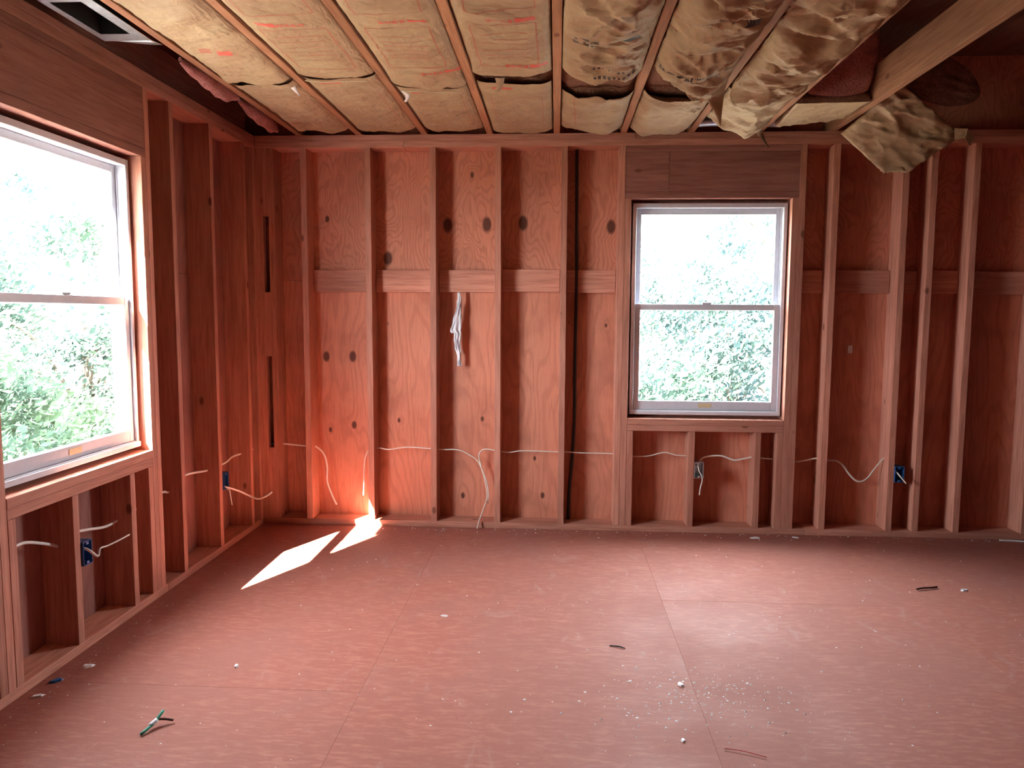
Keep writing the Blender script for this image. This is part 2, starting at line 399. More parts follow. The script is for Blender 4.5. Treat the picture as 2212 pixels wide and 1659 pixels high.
# ------------------------------------------------------------------ left wall
wl = empty('wall_left', label='bare stud wall with window on the left of the room', kind='structure')
WIN_L = [(-2.250, -1.305)]
HL = [(a+0.016, b_-0.016, 0.742, 2.055) for a, b_ in WIN_L]
yedges = [YN-0.153, -9.14, -7.92, -6.70, -5.486, -4.267, -3.048, -1.829, -0.610, 0.153]
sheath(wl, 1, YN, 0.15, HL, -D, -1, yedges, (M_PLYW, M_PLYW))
pb = []
ys = sorted([YN-0.17, 0.17] + [v for h in HL for v in h[:2]])
for a, b_ in zip(ys[:-1], ys[1:]):
    hs = [h for h in HL if abs(h[0]-a) < 1e-6]
    if hs: pb += [((-0.156, a, -0.3), (-0.154, b_, 0.742)), ((-0.156, a, 2.055), (-0.154, b_, 2.97))]
    else: pb.append(((-0.156, a, -0.3), (-0.154, b_, 2.97)))
link('building_paper', boxes_mesh('building_paper', pb), M_DARK, wl)
def lstud(yf, z0=PZ0, z1=PZ1, name='stud', lean=None):
    l = random.uniform(-0.0015, 0.0015) if lean is None else lean
    box(name, (-D, yf-P, z0), (0.0, yf, z1), M_Z, wl, rot=(l, 0, 0))
box('bottom_plate', (-D, -1.205, 0), (0, -0.001, P), M_Y, wl); box('bottom_plate', (-D, -5.0, 0), (0, -1.207, P), M_Y, wl); box('bottom_plate', (-D, YN, 0), (0, -5.002, P), M_Y, wl)
box('top_plate', (-D, -2.9, PZ1), (0, -0.001, H-P), M_Y, wl); box('top_plate', (-D, YN, PZ1), (0, -2.902, H-P), M_Y, wl)
box('top_plate', (-D, -4.1, H-P), (-0.001, -0.001, H), M_Y, wl); box('top_plate', (-D, YN, H-P), (-0.001, -4.102, H), M_Y, wl)
for yf in (-0.001, -0.145, -0.58, -1.003, -2.70, -3.10, -3.50, -3.91, -4.32, -4.72, -5.13, -5.45, -5.86, -6.26, -6.67, -7.08, -7.48, -7.89, -8.30, -8.70, -9.11, -9.5): lstud(yf)
for (a, b_) in WIN_L:
    lstud(b_+2*P+0.001, lean=0, name='king_stud'); lstud(b_+P, PZ0, RO[1], 'jack_stud', 0); lstud(a-0.0005, PZ0, RO[1], 'jack_stud', 0); lstud(a-P-0.0015, lean=0, name='king_stud')
    ya, yb = a-P, b_+P
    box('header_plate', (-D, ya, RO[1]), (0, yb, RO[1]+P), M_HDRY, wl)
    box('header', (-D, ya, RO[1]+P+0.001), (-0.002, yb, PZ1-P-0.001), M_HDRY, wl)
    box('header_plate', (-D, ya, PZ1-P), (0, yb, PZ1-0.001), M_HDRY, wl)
    box('sill_plate', (-D, a+0.0005, RO[0]-P), (0.002, b_-0.0005, RO[0]), M_Y, wl); box('sill_plate', (-D, a+0.0005, RO[0]-2*P-0.001), (0, b_-0.0005, RO[0]-P-0.001), M_Y, wl)
    for yf in (b_-0.001, b_-0.154, b_-0.557, a+P+0.002): lstud(yf, PZ0, zc, 'cripple_stud', 0)
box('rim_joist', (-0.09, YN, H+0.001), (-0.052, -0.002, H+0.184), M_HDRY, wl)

# ------------------------------------------------------------------ right and rear walls (out of view, close the room)
wr = empty('wall_right', label='bare plywood and stud wall on the right side', kind='structure')
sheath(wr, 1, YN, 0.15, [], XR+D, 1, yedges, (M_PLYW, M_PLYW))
for i in range(23):
    y = -0.15-0.4064*i; box('stud', (XR, y-P, PZ0), (XR+D, y, PZ1), M_Z, wr)
box('bottom_plate', (XR+0.001, YN, 0), (XR+D, 0, P), M_Y, wr); box('top_plate', (XR+0.001, YN, PZ1), (XR+D, 0, H), M_Y, wr)
wf = empty('wall_front', label='bare plywood wall behind the camera', kind='structure')
HF = []
sheath(wf, 0, -0.15, XR+0.15, HF, YN-D, -1, [-0.153, 0.99, 2.95, 4.95, 6.0, 8.0, XR+0.153], (M_PLYL, M_PLYU))
for i in range(25):
    x = 0.2+0.4064*i
    if not any(h[0]-0.05 < x < h[1]+0.05 for h in HF): box('stud', (x-P, YN-D, PZ0), (x, YN, PZ1), M_Z, wf)
box('bottom_plate', (0, YN-D, 0), (XR, YN-0.001, P), M_X, wf); box('top_plate', (0, YN-D, PZ1), (XR, YN-0.001, H), M_X, wf)

# ------------------------------------------------------------------ ceiling: joists and attic deck
ce = empty('ceiling', label='open ceiling of wooden joists running towards the window wall', kind='structure')
JX = [0.287, 0.662, 1.072, 1.476, 1.884, 2.287, 2.692, 3.098, 3.530, 4.75, 5.15, 5.56, 5.96, 6.37, 6.78, 7.18, 7.59, 8.0, 8.4, 8.81, 9.22, 9.62, 10.03]
JH = 0.184
for i, x in enumerate(JX):
    sk = {0: 0.004, 1: 0.012, 2: 0.010, 3: 0.004}.get(i, 0.0)
    box('ceiling_joist', (x-P/2, YN+0.002, H+0.0005), (x+P/2, 0.135, H+JH), M_JOIST, ce, rot=(0, random.uniform(-0.02, 0.02), 0))
for i in range(8):
    y1 = 0.16-1.3*i; box('attic_deck', (-0.17, y1-1.298, 2.93), (XR+0.17, y1, 2.945), M_ATTIC, ce, 0)

# ------------------------------------------------------------------ windows
def build_window(name, u0, u1, mapf, label, lock=True):
    """double hung vinyl window; mapf(u,d,z) -> world; d grows outwards from the inner wall face"""
    w = empty(name, mapf((u0+u1)/2, 0.09, 0.742), label=label, kind='structure')
    def bx(n, a, b_, mat=M_VINYL, par=w, bev=0.002):
        return box(n, mapf(*a), mapf(*b_), mat, par, bev)
    z0, z1 = 0.742, 2.053; j = 0.022; d0, d1 = 0.052, 0.152
    fr = empty('frame', mapf(u0, d0, z0)); fr.parent = w; fr.location = Vector(mapf(u0, d0, z0)) - wloc(w)
    bx('jamb', (u0, d0, z0), (u0+j, d1, z1), par=fr); bx('jamb', (u1-j, d0, z0), (u1, d1, z1), par=fr)
    bx('head', (u0+j, d0, z1-j-0.006), (u1-j, d1, z1), par=fr); bx('sill', (u0+j, d0, z0), (u1-j, d1, z0+0.030), par=fr)
    bx('sill_nose', (u0+0.004, d0-0.010, z0+0.002), (u1-0.004, d0, z0+0.026), par=fr)
    for s in (0, 1):   # jamb liner tracks
        uu = (u0+j, u0+j+0.006) if s == 0 else (u1-j-0.006, u1-j)
        bx('jamb_track', (uu[0], 0.092, z0+0.03), (uu[1], 0.098, z1-j-0.006), par=fr)
    bx('added_sun_stop', (u0-0.03, 0.158, z1-0.028), (u1+0.03, 0.196, z1+0.06), par=fr)  # unseen outer head strip, added to trim the top of the sun beam
    mz0, mz1 = 1.396, 1.436
    def sash(nm, za, zb, da, db, br, tr, st):
        s = empty(nm, mapf(u0, da, za)); s.parent = w; s.location = Vector(mapf(u0, da, za)) - wloc(w)
        a, b_ = u0+j+0.001, u1-j-0.001
        bx('stile', (a, da, za), (a+st, db, zb), par=s); bx('stile', (b_-st, da, za), (b_, db, zb), par=s)
        bx('rail', (a+st, da, za), (b_-st, db, za+br), par=s); bx('rail', (a+st, da, zb-tr), (b_-st, db, zb), par=s)
        dm = (da+db)/2
        bx('glass_pane', (a+st-0.004, dm-0.002, za+br-0.004), (b_-st+0.004, dm+0.002, zb-tr+0.004), M_GLASS, s, 0)
        return s
    sash('upper_sash', mz0+0.002, z1-j-0.007, 0.100, 0.126, 0.036, 0.034, 0.034)
    lo = sash('lower_sash', z0+0.031, mz1, 0.062, 0.090, 0.056, 0.036, 0.034)
    uc = (u0+u1)/2
    bx('lift_label', (uc-0.038, 0.0590, z0+0.048), (uc+0.042, 0.062, z0+0.074), M_BRASS, lo, 0.0005)
    bx('sash_lock', (uc-0.03, 0.064, mz1), (uc+0.03, 0.086, mz1+0.014), M_VINYL, lo, 0.004)
    return w
build_window('window_1', HL[0][0], HL[0][1], lambda u, d, z: (-d, u, z), 'white vinyl double-hung window in the left wall')
build_window('window_2', HB[0], HB[1], lambda u, d, z: (u, d, z), 'white vinyl double-hung window in the back wall')
portal((-0.16, -1.78, 1.4), (1, 0, 0), 0.95, 1.35); portal((2.83, 0.165, 1.4), (0, -1, 0), 0.95, 1.35)
#MORE
# ------------------------------------------------------------------ ceiling insulation batts
def ridged(x, y, seed, fx, fy):
    return 1.0-abs(noise.noise(Vector((x*fx+seed*3.1, y*fy-seed*1.7, seed*7.7))))*2.0
class Batt:
    def __init__(s, bay, y0, y1, amp, seed, zc=2.462, bulge=0.012, ends=(0.01, 0.012), tongue=None, slope=0.0, skew=0.0, wext=0.02):
        s.skew, s.wext = skew, wext
        s.x0, s.x1 = JX[bay]+P/2+0.006, JX[bay+1]-P/2-0.006
        s.y0, s.y1, s.amp, s.seed, s.zc, s.bulge, s.ends, s.tongue, s.slope = y0, y1, amp, seed, zc, bulge, ends, tongue, slope
    def z(s, x, y):
        u = (x-s.x0)/(s.x1-s.x0); e = 2*u-1
        wx = x + 0.05*noise.noise(Vector((x*4, y*4, s.seed))); wy = y + 0.06*noise.noise(Vector((x*5, y*3, s.seed+9)))
        a = s.amp
        w = a*(0.55*ridged(wx, wy, s.seed, 2.2, 5.5) + 0.40*ridged(wx+wy*0.5, wy, s.seed+2, 4.5, 8) + 0.26*ridged(wx-wy*0.7, wy, s.seed+4, 9, 13) + 0.14*ridged(wx+wy, wy, s.seed+6, 17, 23))
        w += 0.006*noise.noise(Vector((x*3, y*2.2, s.seed+20)))
        z = s.zc - s.bulge*(1-e*e) + 0.012*abs(e)**9 - w*(1-abs(e)**4*0.7)
        z += s.slope*(y-s.y0)
        # droop at the loose ends
        z -= s.ends[0]*math.exp(-(y-s.y0)/0.07)*(0.6+0.8*noise.noise(Vector((x*7, s.seed, 0)))) + s.ends[1]*math.exp(-(s.y1-y)/0.05)
        if s.tongue:
            tx, tw, td, ty = s.tongue
            z -= td*max(0.0, 1-abs(x-tx)/tw)**1.1*max(0.0, min(1.0, (y-ty)/(s.y1-ty)))**1.4
        return z
    def far(s, x):   # ragged far edge
        return s.y1 + s.skew*((x-s.x0)/(s.x1-s.x0)-0.5) + 0.030*noise.noise(Vector((x*9, s.seed*2, 3))) + 0.008*noise.noise(Vector((x*40, s.seed, 5)))
    def near(s, x):
        return s.y0 + 0.055*noise.noise(Vector((x*6, s.seed*3, 8))) + 0.008*noise.noise(Vector((x*35, s.seed, 2)))
    def build(s, label, res=0.009, wool=True, ztop=2.60):
        b = empty('insulation_batt', ((s.x0+s.x1)/2, (s.y0+s.y1)/2, s.zc), label=label, cat='insulation', group='kraft-faced insulation batts in the ceiling')
        nx = int((s.x1-s.x0)/res)+1; ny = int((s.y1-s.y0)/res)+1
        vs, fs = [], []
        for j in range(ny+1):
            for i in range(nx+1):
                x = s.x0+(s.x1-s.x0)*i/nx; t = j/ny; y = s.near(x)*(1-t)+s.far(x)*t
                vs.append((x, y, s.z(x, y)))
        for j in range(ny):
            for i in range(nx):
                a = j*(nx+1)+i; fs.append((a, a+nx+1, a+nx+2, a+1))
        o = b.location
        me = mesh('kraft_facing', [Vector(v)-o for v in vs], fs, True)
        k = link('kraft_facing', me, M_KRAFT, b, o)
        sd = k.modifiers.new('thickness', 'SOLIDIFY'); sd.thickness = 0.0012; sd.offset = 1.0
        if wool:
            n2, m2 = 10, max(8, int((s.y1-s.y0)/0.05)); vs, fs = [], []
            for j in range(m2+1):
                for i in range(n2+1):
                    x = s.x0-0.004+(s.x1-s.x0+0.008)*i/n2; y = s.y0-0.02+(s.y1-s.y0+0.02+s.wext)*j/m2
                    yy = min(max(y, s.y0+0.01), s.y1-0.01)
                    zz = max(s.z(x, yy), s.zc-0.03)+0.012+0.03*math.exp(-max(0, min(y-s.y0, s.y1-y)+0.02)/0.03) + 0.010*noise.noise(Vector((x*22, y*22, 4)))
                    vs.append((x, y, zz))
            nb = len(vs); vs += [(v[0], v[1], ztop) for v in vs]
            for j in range(m2):
                for i in range(n2):
                    a = j*(n2+1)+i; fs.append((a, a+n2+1, a+n2+2, a+1)); fs.append((nb+a, nb+a+1, nb+a+n2+2, nb+a+n2+1))
            rim = [i for i in range(n2+1)] + [j*(n2+1)+n2 for j in range(1, m2+1)] + [m2*(n2+1)+i for i in range(n2-1, -1, -1)] + [j*(n2+1) for j in range(m2-1, 0, -1)]
            for a, c in zip(rim, rim[1:]+rim[:1]): fs.append((a, c, nb+c, nb+a))
            link('fiberglass', mesh('fiberglass', [Vector(v)-o for v in vs], fs, True), M_WOOL, b, o)
        s.o = b
        return b
    # flat print following the paper
    def strip(s, pts, w, mat, name='print'):
        vs, fs = [], []; n = 0
        for (xa, ya), (xb, yb) in zip(pts[:-1], pts[1:]):
            L = math.hypot(xb-xa, yb-ya); m_ = max(2, int(L/0.012)); nxv, nyv = -(yb-ya)/L*w/2, (xb-xa)/L*w/2
            for k in range(m_+1):
                x, y = xa+(xb-xa)*k/m_, ya+(yb-ya)*k/m_
                for sg in (-1, 1):
                    vs.append((x+sg*nxv, y+sg*nyv, s.z(x+sg*nxv, y+sg*nyv)-0.0022))
                if k: fs.append((n+2*k-2, n+2*k-1, n+2*k+1, n+2*k))
            n = len(vs)
        o = s.o.location
        link(name, mesh(name, [Vector(v)-o for v in vs], fs), mat, s.o, o)
    def patch(s, cx, cy, w, h, mat, skew=0.0, name='print'):
        vs, fs = [], []; n = 6
        for j in range(n+1):
            for i in range(n+1):
                b = (j/n-0.5)*h; x = cx+(i/n-0.5)*w+skew*b; y = cy+b
                vs.append((x, y, s.z(x, y)-0.0022))
        for j in range(n):
            for i in range(n):
                a = j*(n+1)+i; fs.append((a, a+1, a+n+2, a+n+1))
        o = s.o.location; link(name, mesh(name, [Vector(v)-o for v in vs], fs), mat, s.o, o)
    def text(s, body, cx, cy, size, mat, ang=0.0, name='print'):
        cu = bpy.data.curves.new('t', 'FONT'); cu.body = body; cu.size = size; cu.align_x = 'CENTER'; cu.resolution_u = 2; cu.offset = size*0.02
        ob = bpy.data.objects.new('t', cu); C.objects.link(ob)
        me0 = bpy.data.meshes.new_from_object(ob.evaluated_get(bpy.context.evaluated_depsgraph_get()))
        ca, sa = math.cos(ang), math.sin(ang); vs = []
        for v in me0.vertices:
            a, b = v.co.x, -v.co.y
            x, y = cx+a*ca-b*sa, cy+a*sa+b*ca
            vs.append((x, y, s.z(x, y)-0.0028))
        fs = [tuple(p.vertices) for p in me0.polygons]
        bpy.data.objects.remove(ob); bpy.data.curves.remove(cu); bpy.data.meshes.remove(me0)
        o = s.o.location; link(name, mesh(name, [Vector(v)-o for v in vs], fs), mat, s.o, o)

ORD = ['first', 'second', 'third', 'fourth', 'fifth', 'sixth', 'seventh', 'eighth', 'ninth', 'tenth']
NEAR, FAR = {}, {}
#            near: y0,    y1,   amp,  zc     far: y0, y1, amp, zc
spec = {0: ((-3.6, -1.13, 0.026, 2.470), (-1.08, -0.14, 0.018, 2.474)),
        1: ((-3.6, -1.17, 0.013, 2.472), (-1.13, -0.13, 0.014, 2.474)),
        2: ((-3.6, -1.02, 0.019, 2.472), (-0.97, -0.12, 0.014, 2.474)),
        3: ((-3.6, -1.18, 0.017, 2.472), (-1.02, -0.08, 0.017, 2.472)),
        4: ((-3.6, -1.22, 0.055, 2.470), (-0.86, -0.19, 0.050, 2.476)),
        5: ((-3.6, -1.10, 0.075, 2.470), (-0.86, -0.13, 0.045, 2.474)),
        6: ((-3.6, -0.92, 0.075, 2.470), (-0.90, -0.34, 0.045, 2.470))}
for i in range(7):
    (a0, a1, aa, az), (b0, b1, ba, bz) = spec[i]
    n_ = NEAR[i] = Batt(i, a0, a1, aa, 11+i*3, az, 0.004 if i < 4 else 0.016, (0.0, 0.010 if i != 6 else 0.03), skew={5: 0.30, 2: 0.05}.get(i, 0.0), wext={3: 0.16, 4: 0.36, 5: 0.24}.get(i, 0.04))
    f_ = FAR[i] = Batt(i, b0, b1, ba, 41+i*3, bz, 0.004 if i < 4 else 0.012, (0.010, 0.004), tongue=(2.925, 0.16, 0.058, -0.75) if i == 6 else None)
    n_.build('tan paper-faced insulation batt, longer near piece, %s joist bay from left wall' % ORD[i+1])
    f_.build('tan paper-faced insulation batt against window wall, %s joist bay from left wall' % ORD[i+1])
# printing on the paper
def frame_print(b, x0, x1, y0, y1, w=0.0055):
    b.strip([(x0, y0), (x1, y0), (x1, y1), (x0, y1), (x0, y0)], w, M_REDF)
def logo(b, cx, cy, flip=1):
    b.patch(cx-0.085*flip, cy, 0.075, 0.034, M_RED, 0.25)
    for k in range(4): 
        b.text('oca'[k % 3] if flip > 0 else 'aco'[k % 3], cx-0.030+0.027*k if flip > 0 else cx+0.030-0.027*k, cy+0.014, 0.050, M_RED)
for b, px, pys in ((NEAR[1], 0.0, (-1.98, -1.86)), (NEAR[2], 0.02, (-2.02, -1.9)), (NEAR[3], 0.0, (-2.05, -1.95))):
    xm = (b.x0+b.x1)/2
    frame_print(b, b.x0+0.05, b.x1-0.055, -1.74, -1.28)
    for k in range(6): b.strip([(b.x0+0.08, -1.66+0.055*k), (b.x1-0.09, -1.66+0.055*k)], 0.006, M_REDF)
    logo(b, xm, -1.80, 1 if b is NEAR[1] else -1)
    logo(b, xm, -2.12, 1 if b is NEAR[1] else -1)
    frame_print(b, b.x0+0.05, b.x1-0.055, -2.5, -1.88)
logo(NEAR[2], 1.33, -1.20, -1); logo(NEAR[3], 1.72, -1.30, -1)
NEAR[0].patch(0.50, -1.52, 0.06, 0.03, M_RED); NEAR[0].patch(0.42, -1.53, 0.05, 0.026, M_REDF)
for i in (1, 2, 3):
    b = FAR[i]; xm = (b.x0+b.x1)/2
    b.patch(xm-0.06, b.y0+0.07, 0.10, 0.022, M_RED, 0.2); frame_print(b, b.x0+0.05, b.x1-0.05, b.y0+0.22, b.y1-0.2, 0.003)
FAR[4].strip([(FAR[4].x0+0.06, -0.85), (FAR[4].x0+0.08, -0.35)], 0.004, M_REDF)
NEAR[4].text('FTG', 2.00, -1.66, 0.055, M_INK, -0.05); NEAR[4].text('ENG', 2.00, -1.60, 0.055, M_INK, -0.05)
NEAR[4].strip([(2.12, -1.70), (2.20, -1.71)], 0.018, M_INK); NEAR[4].strip([(2.08, -1.62), (2.15, -1.63)], 0.02, M_INK)
for k in range(9): NEAR[4].patch(2.05+0.021*k, -1.275-0.002*k, 0.012, 0.010, M_INK); 
for k in range(9): NEAR[4].patch(2.045+0.021*k, -1.305-0.002*k, 0.011, 0.010, M_INK)
NEAR[5].text('PROTECTION', 2.455, -1.32, 0.052, M_INK, -0.03)
for k in range(8): NEAR[5].patch(2.53+0.018*k, -1.28, 0.010, 0.010, M_INK)
NEAR[5].strip([(2.50, -1.90), (2.60, -1.90)], 0.025, M_INK); NEAR[5].strip([(2.40, -1.62), (2.47, -1.62)], 0.012, M_INK)

# batts that have come loose on the right
def sheet(name, corners, nu, nv, disp, thick, m1, m2, label, cut=None, parts=('kraft_facing', 'fiberglass'), wool_t=0.07, nrm=None, rnd=0.0):
    A, B, Cc, Dd = [Vector(c) for c in corners]
    o = (A+B+Cc+Dd)/4
    e = empty(name, o, label=label, cat='insulation', group='kraft-faced insulation batts in the ceiling')
    nrm = nrm or (B-A).cross(Dd-A).normalized()
    front = []
    for j in range(nv+1):
        for i in range(nu+1):
            u, v = i/nu, j/nv
            a_, b_ = 2*u-1, 2*v-1; u += rnd*(a_*math.sqrt(1-b_*b_/2)-a_)/2; v += rnd*(b_*math.sqrt(1-a_*a_/2)-b_)/2
            p = A*(1-u)*(1-v)+B*u*(1-v)+Cc*u*v+Dd*(1-u)*v
            if cut: p = cut(u, v, p)
            front.append(p + nrm*disp(u, v))
    fs = [(j*(nu+1)+i, j*(nu+1)+i+1, (j+1)*(nu+1)+i+1, (j+1)*(nu+1)+i) for j in range(nv) for i in range(nu)]
    k = link(parts[0], mesh(parts[0], [p-o for p in front], fs, True), m1, e, o)
    sd = k.modifiers.new('thickness', 'SOLIDIFY'); sd.thickness = 0.0015; sd.offset = -1
    nb = len(front)
    inner = []
    for j in range(nv+1):
        for i in range(nu+1):
            p = front[j*(nu+1)+i]; ed = min(i, nu-i, j, nv-j)/max(1, min(nu, nv)/2)
            inner.append(p - nrm*0.004)
    back = [p - nrm*(0.012+wool_t*min(1.0, 3.0*min(i%(nu+1), nu-i%(nu+1), i//(nu+1)+0.5, nv-i//(nu+1)+0.5)/max(4, nu/4)) + 0.012*noise.noise(p*18)) for i, p in enumerate(inner)]
    vs = inner+back; f2 = fs + [tuple(nb+x for x in f[::-1]) for f in fs]
    rim = [i for i in range(nu+1)] + [j*(nu+1)+nu for j in range(1, nv+1)] + [nv*(nu+1)+i for i in range(nu-1, -1, -1)] + [j*(nu+1) for j in range(nv-1, 0, -1)]
    for a, c in zip(rim, rim[1:]+rim[:1]): f2.append((a, nb+a, nb+c, c))
    link(parts[1], mesh(parts[1], [p-o for p in vs], f2, True), m2, e, o)
    return e
def crumple(seed, amp):
    def f(u, v):
        x, y = u*1.6+0.15*noise.noise(Vector((u*3, v*3, seed))), v*1.6
        big = min(1.0, 0.25+1.1*v)
        return amp*big*(0.6*ridged(x, y, seed, 2.0, 2.6)+0.35*ridged(x-y, y, seed+2, 4.2, 4.6)+0.2*ridged(x+y, y, seed+5, 8, 8))
    return f
def tipcut(u, v, p):
    # blunt, torn lower corner
    t = max(0.0, 0.18-(1-u)-v*0.9)
    return p + Vector((0.25, 0.0, 0.55))*t + Vector((0, 0, 0.006*noise.noise(Vector((u*40, v*40, 1)))))
hang = sheet('insulation_batt', [(3.47, -0.28, 2.385), (3.735, -0.36, 2.105), (4.06, -0.40, 2.345), (3.68, -0.52, 2.585)], 34, 34, crumple(3.3, 0.045), 0.1, M_KRAFT, M_WOOL,
             'loose insulation batt hanging down from the ceiling in a point near the dark right corner', cut=tipcut, nrm=Vector((-0.25, -0.9, -0.32)).normalized())
# torn paper ear on its right edge
o = hang.location
ear = [Vector(p) for p in [(4.00, -0.45, 2.37), (4.06, -0.47, 2.36), (4.10, -0.46, 2.32), (4.075, -0.47, 2.27), (4.05, -0.47, 2.31), (4.01, -0.44, 2.31)]]
k = link('torn_flap', mesh('torn_flap', [p-o for p in ear], [(0, 1, 2, 3, 4, 5)]), M_KRAFT, hang, o)
sd = k.modifiers.new('thickness', 'SOLIDIFY'); sd.thickness = 0.002
sheet('insulation_batt', [(3.125, -0.60, 2.470), (3.505, -0.60, 2.475), (3.505, -0.16, 2.50), (3.125, -0.22, 2.452)], 22, 22, crumple(8.1, 0.018), 0.1, M_KRAFT, M_WOOL,
      'short paper-faced batt left at window wall beside the hanging batt', nrm=Vector((0, -0.1, -1)).normalized(), wool_t=0.05)
sheet('insulation_batt', [(3.15, -0.62, 2.50), (3.50, -0.60, 2.50), (3.50, -0.70, 2.86), (3.17, -0.66, 2.80)], 16, 16, crumple(5.2, 0.03), 0.1, M_PINK, M_PINK,
      'reddish fiberglass batt standing on edge between the joists right of the flat batts', parts=('fiberglass_face', 'fiberglass'), nrm=Vector((0, -1, 0)), rnd=0.45)
sheet('insulation_batt', [(3.62, -0.50, 2.57), (4.10, -0.42, 2.44), (4.17, -0.40, 2.66), (3.75, -0.48, 2.80)], 18, 18, crumple(6.4, 0.04), 0.1, M_WOOL, M_WOOL,
      'dark brown fiberglass back folded up above the hanging batt', parts=('fiberglass_face', 'fiberglass'), nrm=Vector((-0.2, -0.95, -0.2)).normalized(), rnd=1.0)
# pink wool poking out beside the left wall
def lump(name, pts, r, mat, label, seed, flat=0.6, cat='insulation', group=None):
    path = spline(pts, 6); o = path[len(path)//2].copy(); vs, fs = [], []; S = 12
    for i, p in enumerate(path):
        t = i/(len(path)-1); rr = r*max(0.08, math.sin(PI*min(max(t, 0.02), 0.98)))**0.5
        for k in range(S):
            th = 2*PI*k/S; q = Vector((math.cos(th)*rr*flat, 0, math.sin(th)*rr))
            q *= 1+0.45*noise.noise(Vector((p.x*14+q.x*30, p.y*14, p.z*14+q.z*30+seed)))
            vs.append(p+q-o)
    for i in range(len(path)-1):
        for k in range(S): fs.append((i*S+k, i*S+(k+1)%S, (i+1)*S+(k+1)%S, (i+1)*S+k))
    fs.append(tuple(range(S))); fs.append(tuple((len(path)-1)*S+k for k in range(S))[::-1])
    return link(name, mesh(name, vs, fs, True), mat, None, o, label=label, cat=cat, group=group)
lump('insulation_scrap', [(0.225, -1.36, 2.475), (0.235, -1.15, 2.462), (0.24, -0.95, 2.462), (0.245, -0.80, 2.47)], 0.045, M_PINK, 'pink fiberglass tuft sagging beside the joist nearest the left wall', 1.0)
lump('insulation_scrap', [(0.215, -0.72, 2.482), (0.21, -0.50, 2.478), (0.20, -0.30, 2.48), (0.19, -0.10, 2.475)], 0.05, M_PINK, 'pink fiberglass tuft at the top of the left room corner', 2.0)
# silvery duct behind the far joists
dm = tube_mesh('metal_duct', [(2.62, -0.07, 2.505), (2.90, -0.08, 2.515), (3.20, -0.07, 2.505)], 0.034, 14)
link('metal_duct', dm, M_STEEL, None, (0, 0, 0), label='small silvery duct lying on the top plate behind the torn paper', cat='duct')
# hanging scraps
def scrap(name, pts, w, mat, label, cat='scrap', tw=0.0, group=None):
    path = spline(pts, 6); o = path[0].copy(); vs, fs = [], []
    for i, p in enumerate(path):
        t = i/(len(path)-1); a = tw*t; ww = w*(1-0.55*t)*(1+0.3*noise.noise(p*25))
        d_ = Vector((math.cos(a), math.sin(a), 0.1)) if abs(path[-1].x-path[0].x) < 0.2 else Vector((0, 1, 0.15)); vs += [p-o-d_*ww/2, p-o+d_*ww/2]
        if i: fs.append((2*i-2, 2*i-1, 2*i+1, 2*i))
    ob = link(name, mesh(name, vs, fs, True), mat, None, o, label=label, cat=cat, group=group)
    sd = ob.modifiers.new('thickness', 'SOLIDIFY'); sd.thickness = 0.002
    return ob
scrap('paper_scrap', [(3.05, -0.10, 2.47), (3.09, -0.05, 2.43), (3.14, -0.03, 2.365)], 0.05, M_KRAFT, 'torn grey paper strip dangling over the top plate above the window', tw=0.8)
scrap('paper_scrap', [(1.62, -1.10, 2.462), (1.615, -1.06, 2.44), (1.60, -1.02, 2.425)], 0.045, M_KRAFT, 'small pale paper tab curling down from the centre ceiling bay', tw=0.5)
scrap('paper_scrap', [(1.13, -0.90, 2.47), (1.14, -0.86, 2.45), (1.12, -0.82, 2.435)], 0.035, M_CHIP, 'little white paper tear curling down beside third joist', tw=0.9)
scrap('paper_scrap', [(0.60, -1.02, 2.47), (0.61, -0.98, 2.45), (0.62, -0.95, 2.435)], 0.03, M_CHIP, 'little white paper tear beside second joist', tw=0.9)

scrap('paper_scrap', [(0.72, -1.150, 2.442), (0.80, -1.135, 2.439), (0.92, -1.140, 2.440), (1.01, -1.125, 2.445)], 0.030, M_TORN, 'pale torn paper strip along the joint in the third joist bay', tw=0.2)
scrap('paper_scrap', [(1.13, -0.985, 2.440), (1.22, -0.975, 2.436), (1.33, -0.960, 2.438), (1.42, -0.950, 2.443)], 0.034, M_TORN, 'pale torn paper strip along the joint in the fourth joist bay', tw=0.2)

# ------------------------------------------------------------------ duct boot in the first bay
db = empty('duct_boot', (0.16, -1.88, 2.452), label='galvanised duct boot with dark rectangular opening beside the left wall', cat='duct')
hx0, hx1, hy0, hy1, zb = 0.100, 0.214, -2.035, -1.735, 2.452
fl = [((0.068, -2.16, zb), (hx0, -1.66, zb+0.002)), ((hx1, -2.16, zb), (0.262, -1.66, zb+0.002)), ((hx0, -2.16, zb), (hx1, hy0, zb+0.002)), ((hx0, hy1, zb), (hx1, -1.66, zb+0.002))]
ob = link('flange', boxes_mesh('flange', [(tuple(Vector(a)-db.location), tuple(Vector(b)-db.location)) for a, b in fl]), M_STEEL, db, db.location)
vs, fs = [], []
for k in range(13):   # rounded far lip
    t = k/12; x = 0.068+0.194*t; vs += [Vector((x, -1.66, zb))-db.location, Vector((x, -1.66+0.075*math.sin(PI*t*0.5)+0.01, zb+0.012))-db.location]
    if k: fs.append((2*k-2, 2*k-1, 2*k+1, 2*k))
k = link('rounded_lip', mesh('rounded_lip', vs, fs, True), M_STEEL, db, db.location)
sd = k.modifiers.new('thickness', 'SOLIDIFY'); sd.thickness = 0.002
wl_ = [((hx0-0.002, hy0, zb), (hx0, hy1, 2.62)), ((hx1, hy0, zb), (hx1+0.002, hy1, 2.62)), ((hx0, hy0-0.002, zb), (hx1, hy0, 2.62)), ((hx0, hy1, zb), (hx1, hy1+0.002, 2.62)), ((hx0, hy0, 2.62), (hx1, hy1, 2.622))]
